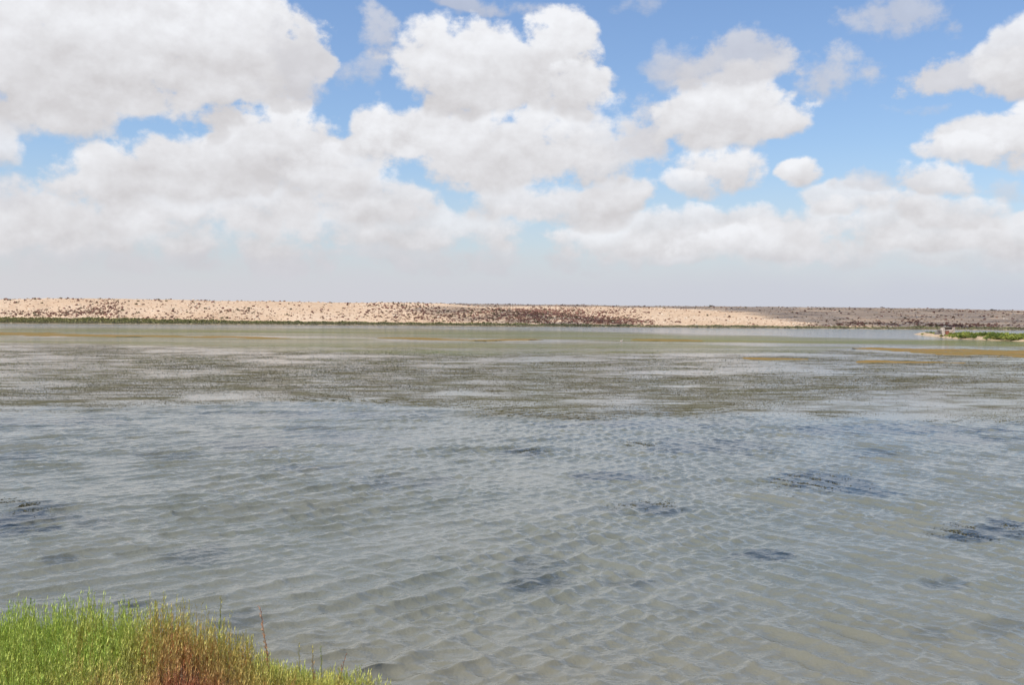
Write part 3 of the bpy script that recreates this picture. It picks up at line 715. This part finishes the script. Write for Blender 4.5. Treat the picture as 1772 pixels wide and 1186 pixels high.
# ------------------------------------------------------------------ marsh plants on the near bank
def stems(bx, by, bz, H, rg, c_low, c_mid, c_top, twig=16, tl=.085, th_=.0034):
    """upright jointed stems with short upswept twigs; arrays of many plants at once"""
    nn = len(bx); V, F, C = [], [], []
    la = rg.random(nn) * 6.28; ll = np.abs(rg.normal(size=nn)) * .10 * H
    def axis(t): return np.stack([bx + np.cos(la) * ll * t ** 1.6, by + np.sin(la) * ll * t ** 1.6, bz + H * t], 1)
    def colr(t): 
        t = np.asarray(t)[:, None]
        return np.where(t < .45, c_low + (c_mid - c_low) * t / .45, c_mid + (c_top - c_mid) * (t - .45) / .55)
    tri = np.array([(math.cos(a_), math.sin(a_)) for a_ in (0, 2.094, 4.189)])
    off = 0; lev = [0, .35, .7, 1.0]
    for k, t in enumerate(lev):
        r_ = th_ * (1.15 - .8 * t); p = axis(np.full(nn, t))
        for j in range(3):
            q = p.copy(); q[:, 0] += tri[j, 0] * r_; q[:, 1] += tri[j, 1] * r_; V.append(q); C.append(colr(np.full(nn, t)))
    idx = lambda k, j: (k * 3 + j) * nn + np.arange(nn)
    for k in range(3):
        for j in range(3):
            j2 = (j + 1) % 3
            F.append(np.stack([idx(k, j), idx(k, j2), idx(k + 1, j2)], 1)); F.append(np.stack([idx(k, j), idx(k + 1, j2), idx(k + 1, j)], 1))
    off = 12 * nn
    for q_ in range(twig):
        t = .22 + .76 * (q_ + rg.random(nn)) / twig
        p = axis(t); a_ = rg.random(nn) * 6.28; L = tl * (1.15 - .6 * t) * (.6 + .8 * rg.random(nn)); o_ = .22 + .25 * rg.random(nn)
        e = p + np.stack([np.cos(a_) * L * o_, np.sin(a_) * L * o_, L * .9], 1)
        mdl = p * .45 + e * .55 + np.stack([np.cos(a_) * L * .08, np.sin(a_) * L * .08, -L * .06], 1)
        s_ = np.stack([-np.sin(a_), np.cos(a_), np.zeros(nn)], 1) * th_ * .95
        u_ = np.stack([np.cos(a_), np.sin(a_), -np.full(nn, .4)], 1) * th_ * .8
        cc = colr(np.clip(t + .08, 0, 1)) * (.75 + .55 * rg.random((nn, 1)))
        for w in (p, mdl - s_, mdl + s_, mdl + u_, e): V.append(w); C.append(cc)
        b0 = [off + k * nn + np.arange(nn) for k in range(5)]
        for f in ((0, 1, 3), (0, 3, 2), (0, 2, 1), (4, 3, 1), (4, 2, 3), (4, 1, 2)): F.append(np.stack([b0[k] for k in f], 1))
        off += 5 * nn
    return np.concatenate(V), np.concatenate(F), np.concatenate(C)
plant_m = attr_mat('marsh_plant', .5, .25, .25, 60.0)
npl = 11500
bx = rng.uniform(-6.6, -.55, npl); by = rng.uniform(7.6, 12.2, npl); bz = terr(bx, by)
bpx = px_of(bx, by)
ok = (bz > -.02) & (by > 8.0) & (rng.random(npl) < np.where(bz > .1, 1, .5)); bx, by, bz, bpx = bx[ok], by[ok], bz[ok], bpx[ok]
n1 = fbm(bx * 1.1, by * .9, 3, 81); n2 = fbm(bx * 3, by * 3, 3, 83)
red = (1 - .7 * sstep(-3.2, -4.4, bx)) * np.clip(sstep(-4.0, -2.4, bx + (n1 - .5) * 2.4) * .40 + sstep(.50, .68, n2) * .55, 0, 1) * sstep(12.2, 10.0, by + (n2 - .5) * 1.5) 
core = np.exp(-(((bx + 2.62) / .46) ** 2 + ((by - 9.15) / .65) ** 2))
H = (.30 + .28 * rng.random(len(bx)) ** 1.5) * (.55 + .45 * n1 + .45 * n2) * np.clip(.55 + bz * .9, .5, 1.1) * (1 - .35 * core)
n3 = fbm(bx * 7, by * 7, 2, 85)
lush = sstep(-2.6, -4.2, bx + (n2 - .5))[:, None]
yel = np.clip(.55 * rng.random((len(bx), 1)) + 1.4 * (n3[:, None] - .5) + .25, 0, 1)
tip = np.array([(.42, .54, .10)]) * (1 - yel) + np.array([(.70, .66, .20)]) * yel
tip = tip * (1 - .5 * lush) + np.array([(.34, .52, .07)]) * .5 * lush
rd = red[:, None] * (.6 + .8 * rng.random((len(bx), 1))); rd = np.clip(rd, 0, 1)
top = tip * (1 - .45 * rd) + np.array([(.52, .30, .12)]) * .45 * rd
midc = tip * .9 * (1 - rd) + np.array([(.56, .24, .10)]) * rd
low = np.array([(.30, .32, .08)]) * (1 - rd) + np.array([(.38, .10, .06)]) * rd
cr_ = core[:, None]
top = top * (1 - .8 * cr_) + np.array([(.52, .15, .11)]) * .8 * cr_; midc = midc * (1 - .9 * cr_) + np.array([(.52, .10, .11)]) * .9 * cr_; low = low * (1 - .9 * cr_) + np.array([(.30, .045, .06)]) * .9 * cr_
top, midc, low = np.clip(top * 1.22, 0, .85), np.clip(midc * 1.25, 0, .8), low * 1.3
isred = red + core > .55
for nm, lb, sel in (('green_marsh_plants', 'fresh green feathery marsh plants covering the near bank at lower left', ~isred), ('red_marsh_plants', 'red and orange tinged fleshy marsh plants at the right of the near bank', isred)):
    v1, f1, c1 = stems(bx[sel], by[sel], bz[sel] - .02, H[sel], rng, low[sel], midc[sel], top[sel], 13)
    me = mesh_np(nm, v1, f1); col_attr(me, c1); tag(obj(nm, me, plant_m), lb, 'marsh plants', kind='stuff'); print(nm, len(f1))
# single stalks that stand above the rest
def stalk(label, px, py_top, y, col1, col2, lean, twig=26, thick=.0055, tl=.06):
    d = ray(px, py_top); t = y / d.y; xt, zt = d.x * t, CAMZ + d.z * t
    x0 = xt - lean; z0 = max(float(terr(x0, y)), -.03); hgt = zt - z0
    rg = np.random.default_rng(int(px))
    a1 = np.array([[0.0]]); one = np.zeros(1)
    v1, f1, c1 = stems(one, one, one, np.array([hgt]), rg, np.array([col1]), np.array([col1]), np.array([col2]), twig, tl, thick)
    v1[:, 0] += lean * (v1[:, 2] / hgt) ** 1.3
    me = mesh_np('plant_stalk', v1, f1); col_attr(me, c1)
    tag(obj('plant_stalk', me, plant_m, loc=(x0, y, z0)), label, 'plant stalk', 'stalks standing above the bank plants')
RS, GS, YS = (.55, .24, .12), (.30, .40, .10), (.52, .46, .14)
stalk('tall leaning reddish dry stalk at the right end of the green plants', 439, 1050, 10.5, (.72, .42, .20), (.78, .50, .34), -.17, 40, .0085, .055)
stalk('thin pale green sprig rising left of the reddish stalk', 382, 1032, 10.6, GS, YS, .02)
stalk('yellowish bushy sprig tallest above the middle of the bank', 271, 1037, 10.4, YS, YS, .0, 34, .006, .08)
stalk('thin green sprig left of the yellowish bushy one', 228, 1036, 10.5, GS, YS, -.04, 18)
stalk('tall green shoot at upper left of the near bank', 46, 1033, 10.2, GS, GS, .02, 30)
stalk('second green shoot from the left edge', 60, 1038, 10.2, GS, GS, .03, 26)
stalk('short yellow green sprig over the water right of the stalk', 517, 1114, 10.8, YS, YS, -.01, 14)
stalk('short reddish sprig tip second over the water from the stalk', 543, 1120, 10.8, RS, YS, .0, 16)
stalk('short yellow green sprig third over the water from the stalk', 556, 1118, 10.8, YS, GS, .0, 16)
stalk('slanting red sprig at the right end of the bank plants', 592, 1135, 11.0, RS, RS, .05, 10)
